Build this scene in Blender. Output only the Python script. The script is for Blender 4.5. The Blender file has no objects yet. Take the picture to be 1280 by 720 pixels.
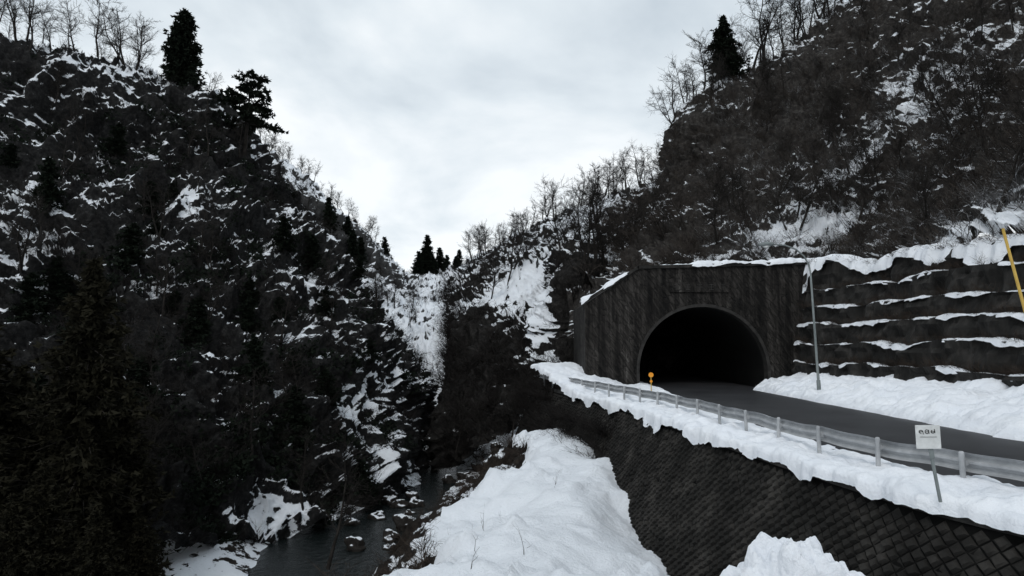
import bpy, math, random
import numpy as np
from mathutils import Vector
random.seed(7); RS=np.random.RandomState(7)
C=bpy.context.scene.collection
F=834.0; T=math.atan(70/834.0); cT,sT=math.cos(T),math.sin(T)
def P(px,py,Y):
    u=(px-640)/F; v=(360-py)/F; s=Y/(cT-v*sT)
    return np.array([u*s,Y,(sT+v*cT)*s])
def proj(V):
    d=V[:,1]*cT+V[:,2]*sT; d=np.where(d<.1,.1,d); up=-V[:,1]*sT+V[:,2]*cT
    return 640+F*V[:,0]/d, 360-F*up/d
# ---------------- noise
def vnoise(p,seed=0):
    ip=np.floor(p).astype(np.int64); f=p-ip; f=f*f*(3-2*f)
    def h(i,j,k):
        n=(i*374761393+j*668265263+k*2147483647+seed*1274126177)&0xffffffff
        n=((n^(n>>13))*1274126177)&0xffffffff
        n=((n^(n>>15))*2246822519)&0xffffffff
        return ((n^(n>>16))&0xffff)/65535.0
    i,j,k=ip[...,0],ip[...,1],ip[...,2]; x,y,z=f[...,0],f[...,1],f[...,2]
    a=h(i,j,k)*(1-x)+h(i+1,j,k)*x; b=h(i,j+1,k)*(1-x)+h(i+1,j+1,k)*x
    c=h(i,j,k+1)*(1-x)+h(i+1,j,k+1)*x; d=h(i,j+1,k+1)*(1-x)+h(i+1,j+1,k+1)*x
    return (a*(1-y)+b*y)*(1-z)+(c*(1-y)+d*y)*z
def fbm(p,oct=4,seed=0):
    s=0;a=.5;q=np.array(p,float)
    for o in range(oct): s=s+a*(vnoise(q,seed+o)*2-1); q=q*2.03+11.7; a*=.5
    return s
def ridged(p,oct=3,seed=0):
    s=0;a=.5;q=np.array(p,float)
    for o in range(oct): s=s+a*(1-2*np.abs(vnoise(q,seed+o)*2-1)); q=q*2.1+5.3; a*=.5
    return s
# ---------------- mesh helpers
def mesh_arr(name,V,quads=None,tris=None,smooth=False):
    me=bpy.data.meshes.new(name); V=np.asarray(V,np.float32)
    me.vertices.add(len(V)); me.vertices.foreach_set('co',V.ravel())
    q=np.zeros((0,4),np.int32) if quads is None else np.asarray(quads,np.int32)
    t=np.zeros((0,3),np.int32) if tris is None else np.asarray(tris,np.int32)
    loops=np.concatenate([q.ravel(),t.ravel()]); me.loops.add(len(loops)); me.loops.foreach_set('vertex_index',loops)
    st=np.concatenate([np.arange(len(q))*4,len(q)*4+np.arange(len(t))*3]).astype(np.int32)
    me.polygons.add(len(st)); me.polygons.foreach_set('loop_start',st)
    if smooth: me.polygons.foreach_set('use_smooth',np.ones(len(st),bool))
    me.update(calc_edges=True); return me
def tag(o,label=None,cat=None,group=None,kind=None):
    if label:o['label']=label
    if cat:o['category']=cat
    if group:o['group']=group
    if kind:o['kind']=kind
    return o
def link(name,me,mat,parent=None):
    o=bpy.data.objects.new(name,me); C.objects.link(o)
    if mat: me.materials.append(mat)
    if parent: o.parent=parent
    return o
def empty(name,loc=(0,0,0),rz=0):
    o=bpy.data.objects.new(name,None); C.objects.link(o); o.location=[float(v) for v in loc]; o.rotation_euler.z=rz; o.empty_display_size=.2; return o
class MB:
    def __init__(s): s.v=[];s.f=[]
    def add(s,vs,fs):
        n=len(s.v); s.v+= [tuple(map(float,v)) for v in vs]; s.f+=[tuple(n+i for i in f) for f in fs]; return s
    def box(s,c,d,rz=0,ry=0):
        vs=[]
        for x in(-1,1):
            for y in(-1,1):
                for z in(-1,1):
                    X,Y,Z=x*d[0]/2,y*d[1]/2,z*d[2]/2
                    X,Z=X*math.cos(ry)+Z*math.sin(ry),-X*math.sin(ry)+Z*math.cos(ry)
                    X,Y=X*math.cos(rz)-Y*math.sin(rz),X*math.sin(rz)+Y*math.cos(rz)
                    vs.append((c[0]+X,c[1]+Y,c[2]+Z))
        return s.add(vs,[(0,1,3,2),(4,6,7,5),(0,4,5,1),(2,3,7,6),(0,2,6,4),(1,5,7,3)])
    def tube(s,pts,r,n=10,cap=True):
        pts=[np.array(p,float) for p in pts]; rr=r if hasattr(r,'__len__') else [r]*len(pts); vs=[];fs=[]
        for i,p in enumerate(pts):
            d=pts[min(i+1,len(pts)-1)]-pts[max(i-1,0)]; d/=np.linalg.norm(d)
            a=np.cross(d,(0,1,0) if abs(d[1])<.9 else (1,0,0)); a/=np.linalg.norm(a); b=np.cross(d,a)
            for k in range(n):
                t=2*math.pi*k/n; vs.append(p+rr[i]*(math.cos(t)*a+math.sin(t)*b))
        for i in range(len(pts)-1):
            for k in range(n): fs.append((i*n+k,i*n+(k+1)%n,(i+1)*n+(k+1)%n,(i+1)*n+k))
        if cap: fs.append(tuple(range(n))); fs.append(tuple((len(pts)-1)*n+k for k in range(n)))
        return s.add(vs,fs)
    def build(s,name,mat,parent=None,smooth=False,bevel=0):
        me=bpy.data.meshes.new(name); me.from_pydata(s.v,[],s.f)
        if smooth:
            for p in me.polygons:p.use_smooth=True
        o=link(name,me,mat,parent)
        if bevel:
            m=o.modifiers.new('b','BEVEL'); m.width=bevel; m.segments=2
        return o
def catm(ctrl,n):
    c=np.asarray(ctrl,float); R=len(c); t=np.linspace(0,R-1,n); i=np.minimum(t.astype(int),R-2); f=(t-i).reshape((-1,)+(1,)*(c.ndim-1))
    p0=c[np.maximum(i-1,0)];p1=c[i];p2=c[i+1];p3=c[np.minimum(i+2,R-1)]
    return .5*((2*p1)+(-p0+p2)*f+(2*p0-5*p1+4*p2-p3)*f*f+(-p0+3*p1-3*p2+p3)*f**3)
def grid_quads(nu,nv):
    i=np.arange((nu-1)*(nv-1)); a=(i//(nv-1))*nv+i%(nv-1)
    return np.stack([a,a+1,a+nv+1,a+nv],1)
def add_attr(me,arr):
    at=me.attributes.new('snow','FLOAT','POINT'); at.data.foreach_set('value',np.asarray(arr,np.float32))
def capsule(V,px,py,x1,y1,x2,y2,rad):
    A=V[np.argmin((px-x1)**2+(py-y1)**2)]; B=V[np.argmin((px-x2)**2+(py-y2)**2)]; ab=B-A
    t=np.clip(((V-A)@ab)/(ab@ab+1e-6),0,1); d=np.linalg.norm(V-(A+t[:,None]*ab),axis=1); return np.exp(-(d/rad)**2)
def sheet(name,rows,nu,nv,dispf,mat,blobs=(),base=0.0,dents=()):
    g=np.array([[P(*q) for q in r] for r in rows]); g=catm(g,nu); g=np.swapaxes(catm(np.swapaxes(g,0,1),nv),0,1)
    du=np.gradient(g,axis=0);dv=np.gradient(g,axis=1); N=np.cross(du,dv); N/=np.linalg.norm(N,axis=2,keepdims=True)+1e-9
    sgn=np.sign((N*-g).sum(2,keepdims=True)); s0=np.sign(np.median(sgn)) or 1; N*=s0
    D=dispf(g); gv=g.reshape(-1,3); gx,gy=proj(gv)
    for (x1,y1,x2,y2,rad,dp) in dents: D=D-dp*capsule(gv,gx,gy,x1,y1,x2,y2,rad).reshape(D.shape)
    V=(g+N*D[...,None]).reshape(-1,3)
    Q=grid_quads(nu,nv); cen=V[Q].mean(1)
    keep=~((cen[:,0]>8.8)&(cen[:,0]<22.5)&(cen[:,1]>52)&(cen[:,1]<118)&(cen[:,2]<4.0)); Q=Q[keep]
    me=mesh_arr(name,V,Q,smooth=True)
    px,py=proj(V); bias=np.full(len(V),base)
    for (x1,y1,x2,y2,rad,st) in blobs: bias+=st*capsule(V,px,py,x1,y1,x2,y2,rad)
    add_attr(me,bias); o=link(name,me,mat); tag(o,kind='structure')
    return V,px,py,bias
# ---------------- materials
def newmat(name):
    m=bpy.data.materials.new(name); m.use_nodes=True; nt=m.node_tree; b=nt.nodes['Principled BSDF']; return m,nt,b
def nd(nt,t,**k):
    n=nt.nodes.new(t)
    for a,v in k.items():
        if a=='ins':
            for i,x in v.items():
                if isinstance(x,bpy.types.NodeSocket): nt.links.new(x,n.inputs[i])
                else: n.inputs[i].default_value=x
        else: setattr(n,a,v)
    return n
def mth(nt,op,a,b=0.0):
    return nd(nt,'ShaderNodeMath',operation=op,ins={0:a,1:b}).outputs[0]
def noise(nt,co,scale,det=5,rough=.6,dist=0):
    return nd(nt,'ShaderNodeTexNoise',ins={'Vector':co,'Scale':scale,'Detail':det,'Roughness':rough,'Distortion':dist}).outputs['Fac']
def ramp(nt,f,stops):
    r=nd(nt,'ShaderNodeValToRGB',ins={0:f}); e=r.color_ramp.elements
    while len(e)<len(stops): e.new(.5)
    for i,(p,c) in enumerate(stops): e[i].position=p; e[i].color=(*c,1)
    return r.outputs[0]
def mixc(nt,f,a,b):
    m=nd(nt,'ShaderNodeMix',data_type='RGBA'); nt.links.new(f,m.inputs[0])
    for i,x in((6,a),(7,b)):
        if isinstance(x,bpy.types.NodeSocket): nt.links.new(x,m.inputs[i])
        else: m.inputs[i].default_value=(*x,1)
    return m.outputs[2]
SNOW=(.84,.87,.91)
def coords(nt): return nd(nt,'ShaderNodeTexCoord').outputs['Object']
def bump(nt,b,h,st=.5,dist=.1):
    n=nd(nt,'ShaderNodeBump',ins={'Height':h,'Strength':st,'Distance':dist}); nt.links.new(n.outputs[0],b.inputs['Normal'])
def terrain_mat(name,thr,c1,c2,c3,wz=.7,fa=1.6,fb=2.6,fs=.55,soft=.07,rg=.62):
    m,nt,b=newmat(name); co=coords(nt)
    nz=nd(nt,'ShaderNodeSeparateXYZ',ins={0:nd(nt,'ShaderNodeNewGeometry').outputs['Normal']}).outputs[2]
    at=nd(nt,'ShaderNodeAttribute',attribute_name='snow').outputs['Fac']
    n1=noise(nt,co,.13,3); n2=noise(nt,co,fs,8,rg,.2); n3=noise(nt,co,2.2,6,.75)
    f=mth(nt,'ADD',mth(nt,'MULTIPLY',nz,wz),mth(nt,'MULTIPLY',mth(nt,'SUBTRACT',n1,.5),fa)); f=mth(nt,'ADD',f,mth(nt,'MULTIPLY',mth(nt,'SUBTRACT',n2,.5),fb)); f=mth(nt,'ADD',f,at)
    mr=nd(nt,'ShaderNodeMapRange',interpolation_type='SMOOTHSTEP',ins={0:f,1:thr,2:thr+soft,3:0.0,4:1.0}).outputs[0]
    rock=ramp(nt,n3,[(.3,c1),(.5,c2),(.72,c3)])
    nt.links.new(mixc(nt,mr,rock,SNOW),b.inputs['Base Color']); b.inputs['Roughness'].default_value=.9; b.inputs['Specular IOR Level'].default_value=.1
    bump(nt,b,mth(nt,'ADD',n3,mth(nt,'MULTIPLY',mr,.3)),.8,.3); return m
def noisy_mat(name,stops,scale=3,rough=.85,bs=.3,bd=.02,spec=.3,metal=0,det=6,stretch=None):
    m,nt,b=newmat(name); co=coords(nt)
    if stretch: mp=nd(nt,'ShaderNodeMapping',ins={0:co}); mp.inputs['Scale'].default_value=stretch; co=mp.outputs[0]
    n=noise(nt,co,scale,det,.65)
    nt.links.new(ramp(nt,n,stops),b.inputs['Base Color']); b.inputs['Roughness'].default_value=rough; b.inputs['Specular IOR Level'].default_value=spec; b.inputs['Metallic'].default_value=metal
    if bs: bump(nt,b,n,bs,bd)
    return m
M={}
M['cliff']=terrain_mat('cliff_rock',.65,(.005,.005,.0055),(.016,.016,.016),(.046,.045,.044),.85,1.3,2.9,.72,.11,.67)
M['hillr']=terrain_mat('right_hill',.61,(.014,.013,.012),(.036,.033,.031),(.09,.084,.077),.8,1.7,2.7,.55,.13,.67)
M['mid']=terrain_mat('mid_hill',.70,(.006,.006,.006),(.018,.017,.016),(.05,.047,.044),.8,1.4,2.8,.65,.10)
M['far']=terrain_mat('far_hill',.22,(.022,.022,.0225),(.04,.04,.04),(.08,.079,.078),.7,1.2,3.0,.4,.16,.64)
M['ground']=terrain_mat('valley_ground',.80,(.007,.006,.005),(.018,.015,.013),(.05,.042,.035),1.0,1.0,2.4,.9,.07,.66)
m,nt,b=newmat('snow'); co=coords(nt); n=noise(nt,co,.9,5,.5); n2=noise(nt,co,6,6,.7)
nt.links.new(ramp(nt,n,[(.3,(.79,.82,.87)),(.7,(.88,.90,.93))]),b.inputs['Base Color']); b.inputs['Roughness'].default_value=.75; b.inputs['Specular IOR Level'].default_value=.2
bump(nt,b,mth(nt,'ADD',n,mth(nt,'MULTIPLY',n2,.3)),.8,.3); M['snow']=m
M['bark']=noisy_mat('bark',[(.3,(.010,.009,.008)),(.7,(.036,.032,.029))],2,bs=0,spec=.1,det=2)
M['twig']=noisy_mat('dark_twigs',[(.3,(.008,.007,.007)),(.7,(.03,.027,.025))],.6,bs=0,spec=.05,det=2)
M['twigr']=noisy_mat('hill_twigs',[(.3,(.02,.017,.015)),(.7,(.085,.073,.064))],.6,bs=0,spec=.05,det=2)
M['twigb']=noisy_mat('brown_twigs',[(.3,(.014,.011,.009)),(.7,(.065,.05,.04))],.8,bs=0,spec=.05,det=2)
M['twigs']=noisy_mat('frosted_twigs',[(.35,(.03,.028,.027)),(.55,(.13,.127,.125)),(.7,(.6,.62,.65))],1.2,bs=0,spec=.05,det=3)
M['needle']=noisy_mat('conifer_needles',[(.3,(.004,.006,.004)),(.7,(.014,.019,.013))],1.0,bs=0,spec=.05,det=2)
M['needleb']=noisy_mat('winter_cedar_needles',[(.3,(.007,.007,.005)),(.7,(.024,.022,.014))],1.0,bs=0,spec=.05,det=2)
M['asphalt']=noisy_mat('wet_asphalt',[(.3,(.012,.012,.0135)),(.7,(.034,.034,.036))],.5,rough=.5,bs=.15,bd=.01,spec=.35)
M['concrete']=noisy_mat('dark_concrete',[(.3,(.006,.006,.0055)),(.5,(.018,.017,.0155)),(.75,(.055,.051,.047))],1.3,bs=.9,bd=.15,stretch=(1,1,.5))
M['ring']=noisy_mat('arch_concrete',[(.3,(.012,.0115,.011)),(.7,(.045,.042,.039))],1.5,bs=.3)
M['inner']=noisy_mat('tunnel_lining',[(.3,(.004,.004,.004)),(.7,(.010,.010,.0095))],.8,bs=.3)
M['rail']=noisy_mat('galvanised_rail',[(.3,(.24,.25,.26)),(.7,(.46,.47,.48))],1.8,rough=.5,bs=.1,spec=.5)
M['steel']=noisy_mat('grey_green_steel',[(.3,(.13,.15,.15)),(.7,(.22,.245,.245))],3,rough=.5,bs=0)
M['white']=noisy_mat('sign_white',[(.3,(.5,.51,.5)),(.7,(.68,.69,.68))],5,rough=.5,bs=0)
M['black']=noisy_mat('sign_ink',[(.3,(.03,.03,.03)),(.7,(.07,.07,.07))],5,bs=0)
M['orange']=noisy_mat('orange_reflector',[(.3,(.75,.25,.02)),(.7,(.9,.38,.03))],5,rough=.4,bs=0)
M['yellow']=noisy_mat('weathered_yellow_paint',[(.3,(.40,.25,.05)),(.7,(.58,.40,.09))],3,rough=.6,bs=0)
m,nt,b=newmat('river_water'); b.inputs['Base Color'].default_value=(.008,.011,.011,1); b.inputs['Roughness'].default_value=.18; b.inputs['Specular IOR Level'].default_value=.35
bump(nt,b,noise(nt,coords(nt),1.6,5,.65),.9,.2); M['water']=m
M['block']=noisy_mat('mossy_block',[(.25,(.007,.007,.0065)),(.5,(.02,.019,.0175)),(.75,(.058,.054,.049))],.7,bs=.5,bd=.02,spec=.1,det=9)
M['joint']=noisy_mat('dark_joint',[(.3,(.003,.003,.003)),(.7,(.008,.008,.0075))],1.3,bs=0,spec=.05)
m,nt,b=newmat('portal_stone'); co=coords(nt)
mp=nd(nt,'ShaderNodeMapping',ins={0:co}); mp.inputs['Rotation'].default_value=(0,math.radians(33),0)
mp2=nd(nt,'ShaderNodeMapping',ins={0:mp.outputs[0]}); mp2.inputs['Scale'].default_value=(2.4,1,.5)
vo=nd(nt,'ShaderNodeTexVoronoi',feature='F1',ins={'Vector':mp2.outputs[0],'Scale':2.3}); ve=nd(nt,'ShaderNodeTexVoronoi',feature='DISTANCE_TO_EDGE',ins={'Vector':mp2.outputs[0],'Scale':2.3})
mp3=nd(nt,'ShaderNodeMapping',ins={0:co}); mp3.inputs['Scale'].default_value=(2.2,1,.14)
n=noise(nt,mp3.outputs[0],.7,8,.72); n5=noise(nt,mp2.outputs[0],1.3,8,.75); hsv=nd(nt,'ShaderNodeSeparateColor',ins={0:vo.outputs['Color']}).outputs[0]
f=mth(nt,'ADD',mth(nt,'MULTIPLY',hsv,.12),mth(nt,'ADD',mth(nt,'MULTIPLY',n,1.2),mth(nt,'MULTIPLY',n5,.45)))
st=ramp(nt,mth(nt,'MULTIPLY',f,.66),[(.44,(.004,.004,.004)),(.56,(.016,.0147,.0135)),(.68,(.045,.041,.0375)),(.80,(.11,.104,.097))])
ed=nd(nt,'ShaderNodeMapRange',ins={0:ve.outputs[0],1:0.0,2:.07,3:0.35,4:1.0}).outputs[0]
nt.links.new(mixc(nt,ed,(.005,.005,.005),st),b.inputs['Base Color']); b.inputs['Roughness'].default_value=.85; b.inputs['Specular IOR Level'].default_value=.15; bump(nt,b,mth(nt,'ADD',ed,mth(nt,'ADD',n5,hsv)),.8,.10); M['portal']=m
# ---------------- hills
def rock_disp(a1,a2,a3,terr,seed=0):
    def f(g):
        d=a1*fbm(g/15,3,seed)+a2*ridged(g/np.array([5.,5.,8.]),4,seed+20)+a3*fbm(g/1.5,3,seed+40)
        t=g[...,2]/3.2+fbm(g/5,3,seed+60)*5; t=t-np.floor(t); return d+terr*(1-t)**1.5*(.5+fbm(g/6,2,seed+70))
    return f
A_rows=[
[(-400,797,34),(-200,777,36),(0,759,38),(130,742,40),(220,714,44),(280,696,47),(350,680,50),(420,653,56),(475,625,64),(508,594,76),(520,572,88),(508,549,105)],
[(-400,600,44),(-200,600,44),(0,600,46),(130,600,48),(220,590,50),(280,580,53),(350,570,56),(420,560,61),(475,550,68),(508,530,79),(519,510,91),(506,500,108)],
[(-400,450,52),(-200,450,52),(0,450,54),(130,450,56),(220,450,58),(280,450,61),(350,450,64),(415,450,69),(458,455,75),(488,450,84),(502,450,95),(489,440,112)],
[(-400,300,62),(-200,300,62),(0,300,64),(130,310,66),(220,320,69),(280,330,72),(345,340,75),(400,350,80),(428,375,86),(442,395,92),(452,400,100),(444,400,116)],
[(-400,150,74),(-200,160,74),(0,180,76),(130,200,78),(215,215,82),(275,240,85),(332,275,90),(376,305,96),(394,332,100),(408,350,104),(418,358,110),(410,360,124)],
[(-400,20,84),(-200,30,84),(0,62,86),(130,102,90),(210,120,94),(268,152,98),(305,212,102),(345,256,108),(364,285,112),(377,305,116),(386,318,120),(380,320,134)],
[(-400,60,124),(-200,70,124),(0,100,126),(130,140,130),(215,165,134),(268,200,138),(305,258,142),(345,296,148),(364,318,152),(377,335,156),(386,345,160),(380,350,174)]]
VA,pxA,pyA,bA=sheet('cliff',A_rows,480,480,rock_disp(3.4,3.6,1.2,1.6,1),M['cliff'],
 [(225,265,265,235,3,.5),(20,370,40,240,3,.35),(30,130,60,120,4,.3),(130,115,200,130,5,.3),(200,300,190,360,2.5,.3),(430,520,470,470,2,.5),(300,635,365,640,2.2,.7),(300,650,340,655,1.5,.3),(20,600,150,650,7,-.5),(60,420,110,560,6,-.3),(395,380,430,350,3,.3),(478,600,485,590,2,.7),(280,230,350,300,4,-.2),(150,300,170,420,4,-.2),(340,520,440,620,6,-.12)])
B_rows=[
[(250,560,112),(380,560,108),(440,560,106),(490,560,106),(525,558,108),(560,552,112),(600,550,112),(650,550,112)],
[(250,470,140),(380,480,135),(440,480,133),(490,485,133),(525,490,135),(560,480,140),(600,470,145),(650,460,150)],
[(250,380,170),(380,400,165),(440,410,165),(490,420,168),(525,430,172),(560,420,175),(600,400,180),(650,380,180)],
[(250,280,205),(380,320,205),(440,350,205),(490,375,210),(525,385,215),(560,385,220),(600,370,220),(650,350,220)],
[(250,150,235),(345,205,238),(425,272,245),(475,322,250),(520,352,265),(560,345,280),(600,325,285),(650,290,285)],
[(250,200,300),(345,250,300),(425,300,300),(475,350,320),(520,380,330),(560,380,340),(600,370,340),(650,340,340)]]
VB,pxB,pyB,bB=sheet('distant_hill',B_rows,240,240,rock_disp(4,3.5,1.5,1.5,5),M['far'],[(530,380,545,540,12,.3),(520,500,550,555,8,1.),(350,260,470,325,16,-.7),(505,345,570,352,8,-.6),(455,380,480,440,8,.1)])
C_rows=[
[(560,588,80),(568,592,76),(592,582,74),(630,560,70),(675,525,66),(720,505,64),(770,490,66),(840,480,70),(920,470,75)],
[(561,500,84),(569,500,80),(592,500,78),(630,490,76),(678,465,72),(716,447,68),(770,430,72),(840,420,76),(920,410,80)],
[(562,440,90),(570,440,88),(592,430,86),(632,410,84),(682,398,80),(716,375,70),(770,370,74),(840,360,82),(920,350,90)],
[(564,392,105),(574,380,105),(597,365,108),(638,345,108),(684,332,100),(720,328,80),(770,330,88),(840,320,96),(920,310,105)],
[(560,352,150),(575,345,150),(600,328,150),(640,305,145),(700,277,140),(740,264,135),(780,252,130),(840,240,125),(920,235,120)],
[(560,390,190),(575,380,190),(600,368,190),(640,345,185),(700,310,180),(740,300,175),(780,290,170),(840,280,165),(920,270,160)]]
VC,pxC,pyC,bC=sheet('middle_hill',C_rows,340,340,rock_disp(2.2,2.2,.9,1.1,9),M['mid'],
 [(660,325,680,380,4.0,.7),(680,380,698,445,2.4,1.0),(620,345,650,385,4,.45),(590,378,625,365,4,.5),(690,280,760,275,6,.4),(640,300,700,290,5,.3),(720,300,760,290,5,.3),(575,520,600,440,8,-.4),(722,345,728,440,3.0,-2.2),(640,490,690,505,6,-.2)],
 dents=[(724,385,729,430,3.0,6.0)])
D_rows=[
[(705,450,66),(760,440,64),(830,370,60),(900,366,60),(980,366,60),(1060,350,57),(1150,330,45),(1280,308,36),(1450,274,28),(1700,200,22)],
[(712,400,70),(760,370,74),(830,340,66),(900,328,62),(980,322,61),(1060,305,62),(1150,280,53),(1280,240,43),(1450,180,34),(1700,80,27)],
[(718,350,84),(760,318,88),(830,295,84),(900,272,80),(980,255,76),(1060,240,74),(1150,200,64),(1280,150,54),(1450,60,44),(1700,-60,36)],
[(722,335,95),(765,290,100),(832,262,100),(890,215,96),(975,190,92),(1060,160,88),(1150,110,78),(1280,50,66),(1450,-60,56),(1700,-200,48)],
[(725,318,105),(770,275,110),(838,230,110),(866,135,110),(960,98,112),(1040,35,108),(1140,-30,98),(1280,-100,86),(1450,-200,72),(1700,-400,60)],
[(730,350,145),(775,300,150),(845,270,150),(885,180,150),(965,150,150),(1045,100,150),(1150,40,140),(1280,-40,130),(1450,-140,110),(1700,-340,100)]]
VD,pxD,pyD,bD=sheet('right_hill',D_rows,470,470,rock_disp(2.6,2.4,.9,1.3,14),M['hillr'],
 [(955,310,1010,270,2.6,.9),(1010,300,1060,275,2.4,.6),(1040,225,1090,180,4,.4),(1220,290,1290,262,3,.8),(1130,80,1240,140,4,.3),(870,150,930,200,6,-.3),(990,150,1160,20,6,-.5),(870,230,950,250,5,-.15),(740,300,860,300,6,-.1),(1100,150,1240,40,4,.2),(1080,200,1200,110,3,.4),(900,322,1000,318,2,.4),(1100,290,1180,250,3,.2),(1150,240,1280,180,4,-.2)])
# ---------------- valley ground
def I(Y,ys,xs): return np.interp(Y,ys,xs)
xs=np.linspace(-80,13,480); ys=np.linspace(3,150,680); X,Y=np.meshgrid(xs,ys); G=np.stack([X,Y,X*0],2)
zc=I(Y,[3,9,15,22,30,36,42,47,54,60,75],[-3.8,-4,-5.6,-6.8,-7.0,-6.5,-5.75,-5.9,-7.5,-9.5,-14])
xc=I(Y,[3,15,22,30,42,60],[2,0,.8,1.8,3.2,4]); wl=I(Y,[3,9,15,22,30,36,42,60],[12,8,4.9,4.2,3.6,3.0,2.5,1.2])+3.2*fbm(G/3.2,5,31)
d=X-xc; drop=np.where(d<0,np.where(-d<wl,np.abs(d/wl)**3*.9,.9+(-d-wl)*.95),I(Y,[3,30,36,44],[.06,.055,.035,.0])*np.minimum(d,6)**2)
mh=zc-drop; xr=I(Y,[3,30,60,106,150],[-14,-12.5,-11,-12.0,-18])
floor=-13.6-2.0*np.exp(-((X-xr)/4.4)**2)+.7*fbm(G/4,3,33)+I(Y,[100,150],[0,5])
outm=np.clip((-d-wl)/1.5,0,1)
cl_=np.clip(fbm(G/1.1,3,39)-.05,0,1)*1.6+np.clip(fbm(G/.5,2,40)-.12,0,1)*.8
Z=np.maximum(mh+outm*(1.5*ridged(G/3,3,35)+.7*fbm(G/.9,3,36))+(1-outm)*(1.0*fbm(G/2.6,4,37)+.22*np.abs(fbm(G/.8,3,38))+cl_*np.clip(.35+fbm(G/4,2,41)*2,0,1)),floor)
bias=np.where(-d<wl+.3,1.6,-.02+.0*X); bias=np.where(Y>62,np.where(Y>85,.5,-.05),bias)
me=mesh_arr('ground',np.stack([X,Y,Z],2).reshape(-1,3),grid_quads(680,480),smooth=True); add_attr(me,bias.ravel()); tag(link('ground',me,M['ground']),kind='structure')
VG=np.stack([X,Y,Z],2).reshape(-1,3); biasG=bias.ravel()
xs2=np.linspace(-1500,1500,40); X2,Y2=np.meshgrid(xs2,np.linspace(-600,2500,40)); me=mesh_arr('valley_floor',np.stack([X2,Y2,X2*0-17.5],2).reshape(-1,3),grid_quads(40,40)); add_attr(me,np.full(1600,-.2)); tag(link('valley_floor',me,M['ground']),kind='structure')
me=mesh_arr('river',[(-40,10,-14.2),(0,10,-14.2),(0,112,-14.2),(-40,112,-14.2)],[(0,1,2,3)]); tag(link('river',me,M['water']),kind='structure')
# ---------------- road platform
WY=[4,8,11.9,14.7,20,25.4,34,40,45,52,58,66]; WX=[16.5,13.2,10.7,9.3,8.4,7.7,6.9,6.0,4.9,3.5,2.4,.6]
RY=[4,9,14.65,18.9,22,25.5,31.9,36,41,49,57,62]; RX=[18,13.8,10.9,9.6,9.2,8.9,8.3,7.6,6.65,4.7,2.9,1.7]
LY=[4,10,15,20,30,40,54,120]; LX=[19,14.5,12.0,10.9,10.3,10.7,11.6,13.0]
def smooth_interp(ysr,a,b,k=9):
    v=np.interp(ysr,a,b)
    for _ in range(k): v[1:-1]=(v[:-2]+v[2:]+2*v[1:-1])/4
    return v
n=260; yy=np.linspace(4,66,n); wx=smooth_interp(yy,WY,WX,40); lx=smooth_interp(yy,LY,LX,40); rx_=smooth_interp(yy,RY,RX,40)
def wallx(y): return np.interp(y,yy,wx)
def railx(y): return np.interp(y,yy,rx_)
yr=np.concatenate([np.linspace(4,66,120),np.linspace(68,112,14)]); l=np.interp(yr,np.concatenate([yy,[130]]),np.concatenate([lx,[13]])); Vr=[]
for a in np.linspace(0,1,12):
    r=np.where(yr<25,17.6+np.clip(25-yr,0,30)*.25,17.9); r=np.where(yr>50,19.2,r); Vr.append(np.stack([l-.4+(r+.4-l)*a+.0*yr,yr,-3.4+0*yr+.06*math.sin(a*math.pi)],1))
Vr=np.stack(Vr,1); me=mesh_arr('road',Vr.reshape(-1,3),grid_quads(len(yr),12),smooth=True); tag(link('road',me,M['asphalt']),kind='structure')
# snow shoulder
nv=64; k=np.linspace(0,1,nv)**1.3; yy2=np.linspace(4,60,760); w2=wallx(yy2); l2=np.interp(yy2,yy,lx); z1=yy2*0
e=-.34*np.abs(fbm(np.stack([yy2/1.3,z1,z1],1),3,50))*1.6+.14*fbm(np.stack([yy2/.35,z1,z1],1),2,51)
hang=.05+.75*np.clip(fbm(np.stack([yy2/1.5,z1+3,z1],1),4,58)+.1,0,1)
XX=(w2-.22+e)[:,None]+k[None]*(l2-w2+.22-e+.15*fbm(np.stack([yy2/1.3,z1+4,z1],1),3,52))[:,None]; YY=np.repeat(yy2[:,None],nv,1)
G2=np.stack([XX,YY,XX*0],2); dd=(XX-XX[:,:1]); de=(XX[:,-1:]-XX)
ZZ=-3.46+np.sqrt(np.clip(1-(1-np.clip(dd/.4,0,1))**2,0,1))*.20*np.clip(de/.7,0,1)**.6+.30*fbm(G2/1.0,4,53)*np.clip(dd/.5,0,1)*np.clip(de/.6,0,1)+.12*fbm(G2/.3,2,59)*np.clip(de/.4,0,1)
ZZ+=np.clip((YY-46)/12,0,1)*np.clip((9.5-XX)/4,0,1)*1.5
ZZ[:,0]-=.1+hang; ZZ[:,1]-=hang*.7; ZZ[:,2]-=hang*.3
me=mesh_arr('snow_shoulder',np.stack([XX,YY,ZZ],2).reshape(-1,3),grid_quads(760,nv),smooth=True); tag(link('snow_shoulder',me,M['snow']),'snow lying along the guardrail between road and block wall','snow',kind='stuff')
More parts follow.
